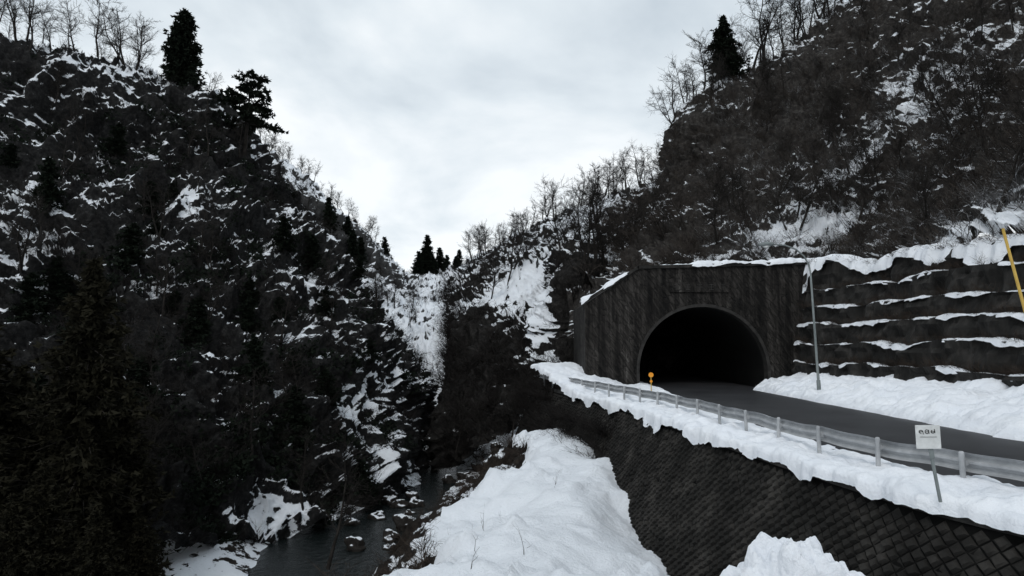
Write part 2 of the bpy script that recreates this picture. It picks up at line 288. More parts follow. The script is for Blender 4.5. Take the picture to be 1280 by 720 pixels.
# right snow bank
yy3=np.linspace(4,53.8,640); nv=70; z1=yy3*0; bx0=np.where(yy3<25,17.6+np.clip(25-yy3,0,30)*.25,17.9)+.3*fbm(np.stack([yy3/1.5,z1,z1],1),3,55); bx0=np.where(yy3>50,np.minimum(bx0+(yy3-50)*.5,21),bx0)
XX=bx0[:,None]+np.linspace(0,1,nv)[None]*(27-bx0)[:,None]; YY=np.repeat(yy3[:,None],nv,1); dd=XX-XX[:,:1]; G2=np.stack([XX,YY,XX*0],2)
ZZ=-3.42+np.sqrt(np.clip(dd/.5,0,1))*.3+np.clip(dd/4.5,0,1)**1.3*.95+.7*fbm(G2/1.6,4,56)*np.clip(dd/.8,0,1)+.3*np.abs(fbm(G2/.45,3,57))*np.clip(dd/.4,0,1)
me=mesh_arr('snow_bank',np.stack([XX,YY,ZZ],2).reshape(-1,3),grid_quads(640,nv),smooth=True); tag(link('snow_bank',me,M['snow']),'ploughed snow bank between road and terraced wall','snow',kind='stuff')
# ---------------- block retaining wall
wall=empty('retaining_wall',(8,30,-11)); tag(wall,'dark retaining wall with a lattice of small diamond blocks below the guardrail','retaining wall')
BAT=.42
def wpt(y,t,off=0):
    x=wallx(y); dx=(wallx(y+.2)-wallx(y-.2))/.4; nx,ny=-1/math.hypot(1,dx),dx/math.hypot(1,dx); k=BAT*t+off
    return (x+nx*k-8,y+ny*k-30,-3.5-t+11+off*.35)
yb=np.arange(6,60,.5); v=[];f=[]
for i,y in enumerate(yb):
    for t in (0,3,6,9): v.append(wpt(y,t))
for i in range(len(yb)-1):
    for j in range(3): a=i*4+j; f.append((a,a+1,a+5,a+4))
MB().add(v,f).build('backing',M['joint'],wall)
ss=[9.0]
while ss[-1]<58.5:
    y=ss[-1]; dx=(wallx(y+.2)-wallx(y-.2))/.4; ss.append(y+.20/math.hypot(1,dx))
mb=MB(); hh=.165
for r in range(40):
    tc=.26+hh+r*hh
    for i in range(1+(r%2),len(ss)-1,2):
        if ss[i]<20 and tc>6.3: continue
        y=ss[i]; wy=(ss[i+1]-ss[i])*.88; h=hh*.88; o=.035+.06*random.random()
        if random.random()<.07: o=.006
        j1,j2=random.uniform(-.02,.02),random.uniform(-.02,.02); k_=.62
        q=[wpt(y-wy,tc+j1),wpt(y+j2,tc-h),wpt(y+wy,tc+j1),wpt(y+j2,tc+h)]
        p=[wpt(y-wy*k_,tc+j1,o+random.uniform(-.015,.015)),wpt(y+j2,tc-h*k_,o),wpt(y+wy*k_,tc+j1,o+random.uniform(-.02,.03)),wpt(y+j2,tc+h*k_,o+.025)]
        mb.add(q+p,[(4,5,6,7),(0,1,5,4),(1,2,6,5),(2,3,7,6),(3,0,4,7)])
mb.build('relief_blocks',M['block'],wall)
mb=MB(); v=[]
for y in yb:
    v+=[np.array(wpt(y,.0,.08)),np.array(wpt(y,.24,.08)),np.array(wpt(y,.24,0)),np.array(wpt(y,.05,-.05))]
f=[]
for i in range(len(yb)-1):
    for j in range(3): q=i*4+j; f.append((q,q+1,q+5,q+4))
    f.append((i*4+3,i*4,i*4+4,i*4+7))
mb.add(v,f).build('coping',M['concrete'],wall)
# ---------------- guardrail
gr=empty('guardrail',(9,25,-3.3)); tag(gr,'grey steel guardrail curving along the snowy road edge to the tunnel','guardrail')
prof=[(0,-.17),(.05,-.15),(.075,-.10),(.05,-.05),(.02,-.02),(.02,.02),(.05,.05),(.075,.10),(.05,.15),(0,.17),(-.012,.17),(.036,.145),(.06,.10),(.036,.055),(.006,.02),(.006,-.02),(.036,-.055),(.06,-.10),(.036,-.145),(-.012,-.17)]
prof=[(a*1.9,z*1.28) for a,z in prof]
ys_=np.linspace(8,59.5,160); v=[];f=[];npf=len(prof)
def rnorm(y):
    dx=(railx(y+.3)-railx(y-.3))/.6; h=math.hypot(1,dx); return (1/h,-dx/h)
for y in ys_:
    nx,ny=rnorm(y); wob=.02*math.sin(y*1.3)+.015*math.sin(y*3.1)
    for a,z in prof: v.append((railx(y)+nx*(a+.10)-9,y+ny*(a+.10)-25,-2.76+z+3.3+wob))
for i in range(len(ys_)-1):
    for j in range(npf): a=i*npf+j; b2=i*npf+(j+1)%npf; f.append((a,b2,b2+npf,a+npf))
MB().add(v,f).build('beam',M['rail'],gr)
y=9.3
while y<59.5:
    nx,ny=rnorm(y); x=railx(y); ln=random.uniform(-.03,.03); MB().tube([(x-9,y-25,-.4),(x-9+ln,y-25,.76),(x-9+ln,y-25,.80)],[.062,.062,.04],12).box((x-9+nx*.07,y-25+ny*.07,.54),(.09,.1,.12),math.atan2(ny,nx)).build('post',M['rail'],gr)
    dx=(railx(y+.3)-railx(y-.3))/.6; y+=2.5/math.hypot(1,dx)
# ---------------- tunnel portal
PY=54; po=empty('tunnel_portal',(15.4,PY,-3.4)); tag(po,'dark stone tunnel portal with a wide black arch mouth and sloping left shoulder','tunnel portal')
cx,cz,R=15.4,-2.15,5.25
NA=40
def arch(R):
    a=[(cx-R,-3.6)]
    for i in range(NA+1):
        t=math.pi*(1-i/NA); a.append((cx+R*math.cos(t),cz+R*math.sin(t)))
    a.append((cx+R,-3.6)); return a
inner=arch(R)
OUT=[(5.9,-3.6),(5.9,3.2),(10.3,6.1),(24.2,6.45),(24.2,-3.6)]
def outer(x,z):
    dx,dz=x-cx,z-cz
    if z<=-3.59: return OUT[0] if x<cx else OUT[-1]
    best=None
    for (x0,z0),(x1,z1) in zip(OUT[:-1],OUT[1:]):
        ex,ez=x1-x0,z1-z0; den=dx*ez-dz*ex
        if abs(den)<1e-9: continue
        t=((x0-cx)*ez-(z0-cz)*ex)/den; s=((x0-cx)*dz-(z0-cz)*dx)/den
        if t>0 and -1e-6<=s<=1+1e-6 and (best is None or t<best): best=t
    return (cx+dx*best,cz+dz*best)
out=[outer(x,z) for x,z in inner]
for c in OUT[1:4]:
    j=min(range(1,len(out)-1),key=lambda i:(out[i][0]-c[0])**2+(out[i][1]-c[1])**2); out[j]=c
L=lambda x,y,z:(x-15.4,y-PY,z+3.4)
v=[];f=[];K=len(inner); m_=24
ga=np.array([[[ix+(ox-ix)*s/m_,PY,iz+(oz-iz)*s/m_] for (ix,iz),(ox,oz) in zip(inner,out)] for s in range(m_+1)])
dp=.12*fbm(ga/np.array([.8,1,.8]),3,200)*np.minimum(np.arange(m_+1),m_-np.arange(m_+1)).clip(0,1)[:,None]
for s in range(m_+1):
    for i in range(K): v.append(L(ga[s,i,0],PY-dp[s,i],ga[s,i,2]))
for s in range(m_):
    for i in range(K-1): q=s*K+i; f.append((q,q+1,q+K+1,q+K))
nb=len(v)
for (ox,oz) in out: v.append(L(ox,PY+10,oz))
for i in range(K-1): q=m_*K+i; f.append((q,q+1,nb+i+1,nb+i))
MB().add(v,f).build('facade',M['portal'],po)
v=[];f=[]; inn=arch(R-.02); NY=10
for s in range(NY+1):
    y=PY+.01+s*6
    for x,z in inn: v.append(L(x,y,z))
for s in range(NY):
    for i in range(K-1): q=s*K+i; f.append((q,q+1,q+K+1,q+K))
    f.append((s*K,s*K+K-1,s*K+2*K-1,s*K+K))  # floor face added to stop light leaking into the bore from below
f.append(tuple(NY*K+i for i in range(K)))  # unseen end face added to close the bore and keep it dark
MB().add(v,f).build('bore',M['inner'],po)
v=[];f=[]; a0=arch(R-.10);a1=arch(R+.14)
for rg,yo in((a0,.8),(a0,-.05),(a1,-.05),(a1,.05)):
    for x,z in rg: v.append(L(x,PY+yo,z))
for s in range(3):
    for i in range(K-1): q=s*K+i; f.append((q,q+1,q+K+1,q+K))
MB().add(v,f).build('arch_ring',M['ring'],po)
path=[(5.8,3.2),(10.3,6.1),(24.4,6.45)]; mb=MB()
for (x0,z0),(x1,z1) in zip(path[:-1],path[1:]):
    mb.add([L(x0-.1,PY-.15,z0),L(x1,PY-.15,z1),L(x1,PY-.15,z1+.25),L(x0-.1,PY-.15,z0+.25),L(x0-.1,PY+1,z0),L(x1,PY+1,z1),L(x1,PY+1,z1+.25),L(x0-.1,PY+1,z0+.25)],[(0,1,2,3),(4,7,6,5),(0,3,7,4),(3,2,6,7),(1,5,6,2),(0,4,5,1)])
mb.build('coping',M['concrete'],po)
pl=MB().box(L(15.2,PY-.08,4.6),(4.8,.1,.8)).build('name_plaque',M['portal'],po)
for gi in range(5):
    gx=13.3+gi*.95; mb=MB().box(L(gx,PY-.145,4.6),(.06,.03,.5))
    for (a,b3,w,h) in [(0,.2,.42,.05),(0,0,.5,.05),(0,-.2,.42,.05)][:(3 if gi%2 else 2)]: mb.box(L(gx+a,PY-.14,4.6+b3),(w*random.uniform(.7,1),.025,h))
    mb.build('engraved_character',M['ring'],pl)
# snow sweeps
def snow_sweep(paths,wid,thk,droop,seed,name,label,patch=0.0,yscale=1.6):
    Vs=[];Qs=[];nV=0
    for pi,(path,nrm) in enumerate(paths):
        path=np.array(path,float); seg=np.linalg.norm(np.diff(path,axis=0),axis=1); s=np.concatenate([[0],np.cumsum(seg)]); n=max(int(s[-1]/.12),8); u=np.linspace(0,s[-1],n)
        c=np.stack([np.interp(u,s,path[:,i]) for i in range(3)],1); nr=np.array(nrm,float)
        q=np.stack([u/yscale,u*0+pi*7.3,u*0+seed],1); q2=np.stack([u/.4,u*0+pi*3.3,u*0+seed],1)
        a=np.clip(.75+1.5*fbm(q,4,seed)-patch,0,1.6); b_=fbm(q2,2,seed+3)
        front=wid*.5*(1+.5*b_)*np.clip(a*1.5,0,1); th=thk*a*(1+.35*b_)+.01; dr=droop*np.clip(a,0,1)*(1+1.8*fbm(q*1.7,2,seed+8))
        m=10; ring=[]
        for j in range(m):
            t=j/(m-1)*math.pi; off=np.cos(t)
            o=np.where(off>0,off*front,off*wid*.5); zz=np.sin(t)**.7*th-(dr*max(0,off)**3)
            ring.append(c+nr[None]*o[:,None]+np.array([0,0,1])[None]*zz[:,None])
        V=np.stack(ring,1).reshape(-1,3); V+= .08*np.stack([fbm(V/.3,2,seed+k) for k in range(3)],1)*np.clip(np.repeat(a,m)*2,0,1)[:,None]
        Vs.append(V); Qs.append(grid_quads(n,m)+nV); nV+=len(V)
    me=mesh_arr(name,np.concatenate(Vs),np.concatenate(Qs),smooth=True); return tag(link(name,me,M['snow']),label,'snow',kind='stuff')
snow_sweep([([(5.6,54.3,3.4),(10.3,54.3,6.3),(17,54.3,6.5),(24.5,54.3,6.7)],(0,-1,0))],1.1,.24,.15,3,'portal_snow','snow lying along the top edge of the tunnel portal')
# ---------------- terraced wall
tw=empty('terraced_wall',(23,40,-3)); tag(tw,'dark terraced concrete wall with snowy ledges right of the tunnel','retaining wall')
base=[(22.6,54.0),(22.9,46),(23.4,38),(24.2,30),(25.2,22),(26.5,14)]; tiers=[-3.2,-1.35,.05,1.45,2.85,4.3,5.7]; SB=.62; ledges=[]
for k in range(6):
    z0,z1=tiers[k],tiers[k+1]; v=[];f=[]; NB=220; bb=catm(np.array(base),NB); off_=k*SB; ar=np.arange(NB)
    hz=.40*fbm(np.stack([ar/18.,ar*0+k*9,ar*0],1),4,81+k)
    if k==5: hz=hz+np.clip(1-(54-bb[:,1])/7,0,1)*.75
    conv=np.clip(.42+(54-bb[:,1])/11,0,1); offs=off_*conv
    rows=[(0,-.1),(.02,.3),(.05,.6),(.08,.8),(.12,1)]
    jts=np.array([[ .75*float(v_) for v_ in fbm(np.array([[bb[i,1]/1.0,(z0+(z1-z0)*t_)/.6,k*3.] for (_,t_) in rows]),4,90)] for i in range(NB)])
    for i,(x,y) in enumerate(bb):
        for r_,(o_,t_) in enumerate(rows):
            v.append((x+offs[i]+o_+jts[i,r_]-23,y-40,z0+(z1-z0)*t_+(hz[i] if t_==1 else 0)+3))
        v.append((x+offs[i]+.35-23,y-40,z1+3+hz[i])); v.append((x+SB+.9+offs[i]-23,y-40,z1+3))
    nr=7
    for i in range(NB-1):
        for j in range(nr-1): a=i*nr+j; f.append((a,a+1,a+nr+1,a+nr))
    MB().add(v,f).build('tier',M['concrete'],tw)
    ledges.append(([(bb[i][0]+offs[i]+.24,bb[i][1],z1+float(hz[i])+.0) for i in range(NB)],(-1,0,0)))
snow_sweep(ledges[:5],.75,.15,.18,11,'ledge_snow','thin broken snow lying on the ledges of the terraced wall',patch=.28,yscale=1.6)
snow_sweep([([(x+.3,y,z+.05) for x,y,z in ledges[5][0]],(-1,0,0))],1.7,.40,1.2,13,'wall_top_snow','thick snow drooping over the top of the terraced wall',patch=.0,yscale=3.0)
# ---------------- lamp
bl=P(1024,487,43); lp=empty('street_lamp',(bl[0],bl[1],bl[2]-.3)); tag(lp,'tall grey street lamp with curved arm beside the tunnel mouth','street lamp')
lp.rotation_euler=(0,-.035,0)
MB().tube([(0,0,0),(0,0,.9)],[.13,.12],12).build('base',M['steel'],lp)
MB().tube([(0,0,.9),(0,0,4),(0,0,7.8)],[.085,.075,.06],10).build('pole',M['steel'],lp,smooth=True)
arm=[(0,0,7.8),(-.08,0,8.35),(-.35,0,8.9),(-.8,0,9.35),(-1.5,0,9.65),(-2.3,0,9.75)]; MB().tube(arm,[.06,.058,.055,.05,.05,.05],8).build('arm',M['steel'],lp,smooth=True)
h=MB().tube([(-2.25,0,9.77),(-2.5,0,9.79),(-3.0,0,9.77),(-3.25,0,9.75)],[.07,.16,.15,.06],10).build('lamp_head',M['steel'],lp,smooth=True)
MB().tube([(-2.5,0,9.69),(-2.75,0,9.61),(-3.0,0,9.67)],[.06,.12,.06],8).build('lens',M['white'],h,smooth=True)
# ---------------- sign
sb=P(1166,612,14.9); sg=empty('roadside_sign',(sb[0]-.1,sb[1]-.4,sb[2]-.15)); tag(sg,'small white square sign on a leaning post in front of the guardrail','sign'); sg.rotation_euler=(0,math.radians(-8),-.1)
MB().box((0,0,.6),(.06,.05,1.25)).box((.0,-.03,1.1),(.10,.02,.4)).build('post',M['steel'],sg,bevel=.008)
p=MB().box((-.02,-.06,1.36),(.50,.02,.50),0,math.radians(7)).build('plate',M['white'],sg,bevel=.006)
for i,gx in enumerate((-.15,-.03,.09)):
    mb=MB(); zc_=1.47-gx*.12
    for t in range(12):
        a=t/12*2*math.pi*(.8 if i!=1 else 1); mb.box((gx+.034*math.cos(a+i),-.0735,zc_+.034*math.sin(a+i)*(.9 if i!=1 else 1.2)),(.018,.006,.015))
    mb.box((gx+.04,-.0735,zc_-.02+.015*i),(.013,.006,.08)); mb.box((gx,-.0735,zc_),(.055,.006,.010)); mb.build('character',M['black'],p)
MB().box((-.02,-.0735,1.36),(.34,.006,.008),0,math.radians(7)).build('underline',M['black'],p)
db=P(814,484,47); de_=empty('delineator',(db[0],db[1],-3.4)); tag(de_,'small orange road marker with twin reflectors left of the tunnel mouth','road marker')
MB().tube([(0,0,0),(0,0,1.15)],.035,8).build('post',M['yellow'],de_)
MB().tube([(0,-.03,1.25),(0,.03,1.25)],.17,16).build('reflector',M['orange'],de_); MB().tube([(0,-.06,.80),(0,.06,.80)],.09,12).build('reflector',M['orange'],de_)
sp=empty('snow_pole',(18.2,22.5,-3.4)); tag(sp,'leaning yellow snow pole at the right edge of the road','pole')
MB().tube([(0,0,0),(-.45,0,2.4),(-1.45,0,7.25)],[.06,.055,.045],10).build('pole_shaft',M['yellow'],sp,smooth=True); MB().tube([(-1.45,0,7.25),(-1.46,0,7.33)],[.05,.035],10).build('cap',M['yellow'],sp)
# snow pile
n1=160; th=np.linspace(0,2*np.pi,n1); ph=np.linspace(0,np.pi/2,90); TH,PH=np.meshgrid(th,ph); D3=np.stack([np.cos(TH)*np.sin(PH),np.sin(TH)*np.sin(PH),np.cos(PH)],2)
rr=1+.18*fbm(D3*2.0+3,2,91)+.13*fbm(D3*5.5,3,92)+.05*fbm(D3*12,3,93); rr[:,-1]=rr[:,0]
V=D3*rr[...,None]*np.array([.98,1.0,1.95]); c=P(1000,670,6.3); me=mesh_arr('snow_pile',V.reshape(-1,3),grid_quads(90,n1),smooth=True)
o=tag(link('snow_pile',me,M['snow']),'lumpy foreground snow pile at the bottom right edge of the picture','snow pile'); o.location=(c[0],c[1],c[2]-float(V[...,2].max())+.02)
# ---------------- vegetation
def seg_tubes(segs,n=3):
    S=np.array(segs,float); p0,p1,r0,r1=S[:,:3],S[:,3:6],S[:,6],S[:,7]; d=p1-p0; d/=np.linalg.norm(d,axis=1,keepdims=True)+1e-9
    ref=np.where(np.abs(d[:,2:3])<.9,np.array([[0,0,1.]]),np.array([[1.,0,0]])); a=np.cross(d,ref); a/=np.linalg.norm(a,axis=1,keepdims=True); b=np.cross(d,a); V=[]
    for p,r in((p0,r0),(p1,r1)):
        for k in range(n):
            t=2*math.pi*k/n; V.append(p+r[:,None]*(math.cos(t)*a+math.sin(t)*b))
    V=np.stack(V,1).reshape(-1,3); base=np.arange(len(S))*2*n; Q=[]
    for k in range(n): Q.append(np.stack([base+k,base+(k+1)%n,base+n+(k+1)%n,base+n+k],1))
    return V,np.concatenate(Q)
def rdir(d,spread,up=0.0):
    v=np.array(d)+RS.normal(0,spread,3); v[2]+=up; return v/np.linalg.norm(v)
def branch(segs,p,d,L,r,lvl,maxl,up=.12):
    n=4 if lvl<=1 else 3
    for i in range(n):
        d=rdir(d,.18,up*.4); q=p+d*L/n; r2=r*(1-.75/n); segs.append((*p,*q,r,r2))
        if lvl<maxl:
            for c in range(2):
                if RS.rand()<.85:
                    dd=rdir(d,.55,up); branch(segs,q if c else (p+q)/2,dd,L*RS.uniform(.38,.62),max(r2*.6,.018),lvl+1,maxl,up)
        p,r=q,r2
def bare_tree(h,lean=.1,maxl=3,multi=1):
    tr=[];cr=[]
    for m in range(multi):
        d=np.array([RS.normal(0,lean+.15*(multi>1)),RS.normal(0,lean),1.]); d/=np.linalg.norm(d); p=np.zeros(3); r=h*.021; n=9
        for i in range(n):
            d=rdir(d,.09,.12); q=p+d*h/n; r2=max(r*.86,.03); tr.append((*p,*q,r,r2))
            if i>=2:
                for c in range(2 if i<8 else 3):
                    dd=rdir(np.array([RS.normal(),RS.normal(),.6]),.2); branch(cr,q,dd,h*RS.uniform(.22,.42)*(1-.45*i/n),r2*.6,1,maxl)
            p,r=q,r2
    return tr,cr
protos=[]
for i in range(7):
    tr,cr=bare_tree(8,.13,3,1 if i<4 else 2)
    a=mesh_arr('trunk',*seg_tubes(tr,6),smooth=True); b=mesh_arr('crown',*seg_tubes(cr,3)); protos.append((a,b))
    a.materials.append(M['bark']); b.materials.append(M['bark'])
def put_bare(loc,h,label,group=None,i=None,tilt=0):
    a,b=protos[RS.randint(7) if i is None else i]; r=empty('bare_tree',loc,RS.uniform(0,6.28)); s=h/8; r.scale=(s,s,s); r.rotation_euler.x=RS.normal(0,.08)+tilt; r.rotation_euler.y=RS.normal(0,.1)
    tag(r,label,'tree',group)
    for nme,me in(('trunk',a),('crown',b)):
        o=bpy.data.objects.new(nme,me); C.objects.link(o); o.parent=r
    return r
def ridge(V,px,py,x,dy=0,w=5):
    m=np.where(np.abs(px-x)<w)[0]
    if dy==0: return V[m[np.argmin(py[m])]]
    ytop=py[m].min(); return V[m[np.argmin(np.abs(py[m]-(ytop+dy)))]]
def near(V,px,py,x,y):
    d=(px-x)**2+(py-y)**2; m=np.where(d<max(d.min()*1.5,30))[0]; return V[m[np.argmin(V[m,1])]]
gl='bare trees on the left cliff skyline'
for x in list(range(-8,66,10))+[88,96,122,128,152,160,166,178,262]: put_bare(ridge(VA,pxA,pyA,x,RS.choice([0,0,15]))-[0,0,.4],RS.uniform(4.5,8.5) if x<190 else 3,'leafless tree on the skyline at the top of the left cliff',gl)
gl='bare trees on the far left ridge'
for x in list(range(330,475,6)): put_bare(ridge(VB,pxB,pyB,x,RS.choice([0,0,6,14]))-[0,0,.5],RS.uniform(5,8),'leafless tree on the far ridge behind the left cliff',gl)
gl='bare trees on the left cliff edge'
for x in list(range(330,400,10)): put_bare(ridge(VA,pxA,pyA,x,RS.choice([0,6,14]))-[0,0,.5],RS.uniform(2,3.5),'small leafless tree on the falling edge of the left cliff',gl)
gl='bare trees on the middle ridge'
for x in range(585,840,6): put_bare(ridge(VC,pxC,pyC,x+RS.uniform(-2,2),RS.choice([0,0,8,20]))-[0,0,.4],RS.uniform(3.0,8),'leafless tree on the middle ridge left of the right hill',gl)
gl='bare trees on the right skyline'
for x in list(range(846,1140,7)): put_bare(ridge(VD,pxD,pyD,x+RS.uniform(-3,3),RS.choice([0,0,10,25]))-[0,0,.4],RS.uniform(4,10.5)*(1.15 if x>930 else .9),'leafless tree on the skyline of the right hill',gl)
gl='bare trees above the snow chute'
for x,y in [(640,330),(655,318),(690,330),(700,320),(730,340),(745,345),(760,330),(775,345),(790,335),(805,325),(630,352),(610,370),(735,320),(752,310),(780,318)]: put_bare(near(VC,pxC,pyC,x,y)-[0,0,.4],RS.uniform(5,9),'leafless tree on the slope behind the tunnel portal and snow chute',gl)
gl='bare trees on the right slope'; cnt=0
while cnt<68:
    x=RS.uniform(790,1280); y=RS.uniform(20,300); m=np.hypot(pxD-x,pyD-y)
    if m.min()<4: put_bare(near(VD,pxD,pyD,x,y)-[0,0,.3],RS.uniform(3.5,7),'leafless tree on the right slope above the portal and terraced wall',gl,tilt=RS.normal(0,.25)); cnt+=1
gl='bare trees on the left cliff face'; cnt=0
while cnt<38:
    x=RS.uniform(0,500); y=RS.uniform(130,640); m=np.hypot(pxA-x,pyA-y)
    if m.min()<4: put_bare(near(VA,pxA,pyA,x,y)-[0,0,.3],RS.uniform(3.5,6),'leafless tree growing out of the dark left cliff face',gl); cnt+=1
gl='bare trees in the far valley'
for _ in range(16):
    x=RS.uniform(470,556); y=RS.uniform(370,500); put_bare(near(VB,pxB,pyB,x,y)-[0,0,.3],RS.uniform(4,7),'leafless tree on the snowy slope of the far valley',gl)
gl='bare saplings in the gorge'
for x,y,Yd,h in [(410,700,38,6),(570,560,72,5),(600,545,70,5),(640,540,66,4),(660,520,64,4)]:
    put_bare(P(x,y,Yd)-[0,0,.5],h,'leafless sapling at the edge of the dark gorge',gl)
def conifer(h,R,levels,k,base=.12,droop=.25,dens=1.0,tier=False,seed=0,pw=.8,leaf=.35,rag=.2):
    rs=np.random.RandomState(seed); tri=[];segs=[]
    for i in range(levels):
        t=i/(levels-1); z=h*(base+(1-base)*t); r=R*((1-t)**pw)*rs.uniform(1-rag*1.5,1+rag*.6)+.12
        if tier: r*=rs.choice([.6,1.,1.15])
        for b in range(k):
            if tier and rs.rand()<.3: continue
            a=rs.uniform(0,2*math.pi); rb=r*rs.uniform(.6,1.15); dr=np.array([math.cos(a),math.sin(a),0]); e=np.array([0,0,z])+dr*rb+np.array([0,0,-droop*rb+.15*rb*t]); segs.append((0,0,z,*e,.03+.008*rb,.012))
            m=max(int(rb*5*dens),2)
            for j in range(m):
                s=(j+1)/m if not tier else .35+.65*(j+1)/m; c=np.array([0,0,z])*(1-s)+e*s+rs.normal(0,1,3)*np.array([1,1,.45 if tier else 1])*(.10+.06*rb); nn=5
                dd=dr[None]*.5+rs.normal(0,.55,(nn,3)); dd[:,2]-=.05; dd/=np.linalg.norm(dd,axis=1,keepdims=True); sd=rs.normal(0,1,(nn,3)); sd-=dd*(sd*dd).sum(1,keepdims=True); sd/=np.linalg.norm(sd,axis=1,keepdims=True)
                l=leaf*rs.uniform(.7,1.3,(nn,1)); w=l*.32
                tri.append(np.stack([c-sd*w,c+sd*w,c+dd*l],1))
    V=np.concatenate(tri).reshape(-1,3); me=mesh_arr('crown',V,None,np.arange(len(V)).reshape(-1,3)); return me,segs
def make_con(loc,h,mesh,segs,mat,label,group=None,rz=0,tilt=(0,0),tr=.02):
    r=empty('conifer_tree',loc,rz); r.rotation_euler.x,r.rotation_euler.y=tilt; tag(r,label,'tree',group)
    mesh.materials.clear(); mesh.materials.append(mat); o=bpy.data.objects.new('crown',mesh); C.objects.link(o); o.parent=r
    st=[(0,0,-1,0,0,h*.5,h*tr,h*tr*.6),(0,0,h*.5,0,0,h,h*tr*.6,.02)]+segs; V,Q=seg_tubes(st,6); me=mesh_arr('trunk',V,Q,smooth=True); me.materials.append(M['bark']); o=bpy.data.objects.new('trunk',me); C.objects.link(o); o.parent=r; return r
def copy_con(r,loc,s,label,group,rz,wd=1):
    c=r.copy(); C.objects.link(c); c.location=[float(q) for q in loc]; c.scale=(s*wd,s*wd,s*RS.uniform(.9,1.15)); c.rotation_euler=(RS.normal(0,.05),RS.normal(0,.05),rz); tag(c,label,'tree',group)
    for ch in r.children: d=ch.copy(); C.objects.link(d); d.parent=c
    return c
def fit(r,h,top_y,px):
    zt=P(px,top_y,r.location.y)[2]; s=max((zt-r.location.z)/h,.3); r.scale=(s,s,s)
me,sg_=conifer(10.8,3.5,30,9,.05,.2,1.3,seed=3,pw=.5,leaf=.5,rag=.3); p=ridge(VA,pxA,pyA,232); fit(make_con(p-[0,0,.6],10.8,me,sg_,M['needle'],'tall dense dark conifer standing highest on the left cliff skyline'),10.8,15,232)
me,sg_=conifer(10,3.9,12,9,.34,.02,1.7,True,seed=8,pw=.42,leaf=.42,rag=.25); q_=near(VA,pxA,pyA,308,188); p=q_ if q_[1]>60 else ridge(VA,pxA,pyA,308); r_=make_con(p-[0,0,.5],10,me,sg_,M['needle'],'sparse tiered pine with visible trunk leaning on the left cliff shoulder',tilt=(0,.05),tr=.026); fit(r_,10,90,314)
me,sg_=conifer(11.5,3.8,30,9,.08,.18,1.2,seed=5,pw=.6,leaf=.5,rag=.35); p=ridge(VD,pxD,pyD,903); fit(make_con(p-[0,0,.8],11.5,me,sg_,M['needle'],'dark conical conifer on the skyline of the right hill'),11.5,22,905)
me,sg_=conifer(10,2.1,24,8,.05,.2,1.1,seed=6,pw=.8,leaf=.5)
fc=make_con(ridge(VB,pxB,pyB,530,4),10,me,sg_,M['needle'],'far dark conifer in the notch of the valley','conifers in the valley notch'); fc.scale=(1.9,1.9,1.6)
for x,dy,s in [(520,2,.9),(538,5,1.2),(546,8,1.1),(553,10,.9),(560,14,.9),(527,9,1.2),(570,10,.8),(534,14,1.1),(543,16,1.1),(577,12,.8)]: copy_con(fc,ridge(VB,pxB,pyB,x,dy)-[0,0,1],s,'far dark conifer in the notch of the valley','conifers in the valley notch',RS.uniform(0,6),1.5)
for x,dy,s in [(484,3,.9),(465,26,1.),(450,24,1.),(440,28,1.1),(428,30,1.),(415,30,1.1),(455,40,1.),(435,46,1.1),(410,44,1.1)]: copy_con(fc,ridge(VB,pxB,pyB,x,dy)-[0,0,4],s,'small dark conifer on the far left ridge','conifers on the far left ridge',RS.uniform(0,6),1.4)
gl='cedars at the foot of the left cliff'; lb='brownish green cedar in the dark grove at bottom left'
me,sg_=conifer(18,4.2,48,11,.03,.35,1.3,seed=12,pw=.7,leaf=.38,rag=.4)
big=make_con(P(95,760,36),18,me,sg_,M['needleb'],lb,gl)
for x,Yd,top in [(-20,33,430),(30,40,490),(150,38,500),(60,31,590),(130,31,640),(-60,38,350),(10,30,650),(120,44,450),(190,36,690)]:
    zt=P(x,top,Yd)[2]; zb=-15.; copy_con(big,(P(x,600,Yd)[0],Yd,zb),max((zt-zb)/18.5,.3),lb,gl,RS.uniform(0,6),1.2)
me,sg_=conifer(9,2.6,16,7,.02,.3,1.3,seed=15,pw=.5,leaf=.5,rag=.6)
gl='dark conifers clinging to the left cliff'; lb='small ragged dark conifer clinging to the left cliff face'
sm=make_con(near(VA,pxA,pyA,60,250)-[0,0,1],9,me,sg_,M['needle'],lb,gl); sm.scale=(.6,.6,.6)
for _ in range(38):
    x=RS.uniform(0,470); y=RS.uniform(150,600)
    if x<180: y=RS.uniform(170,680)
    if 240<x and y<270: continue
    m=np.hypot(pxA-x,pyA-y)
    if m.min()<4: copy_con(sm,near(VA,pxA,pyA,x,y)-[0,0,1],RS.uniform(.22,.5),lb,gl,RS.uniform(0,6),1.4)
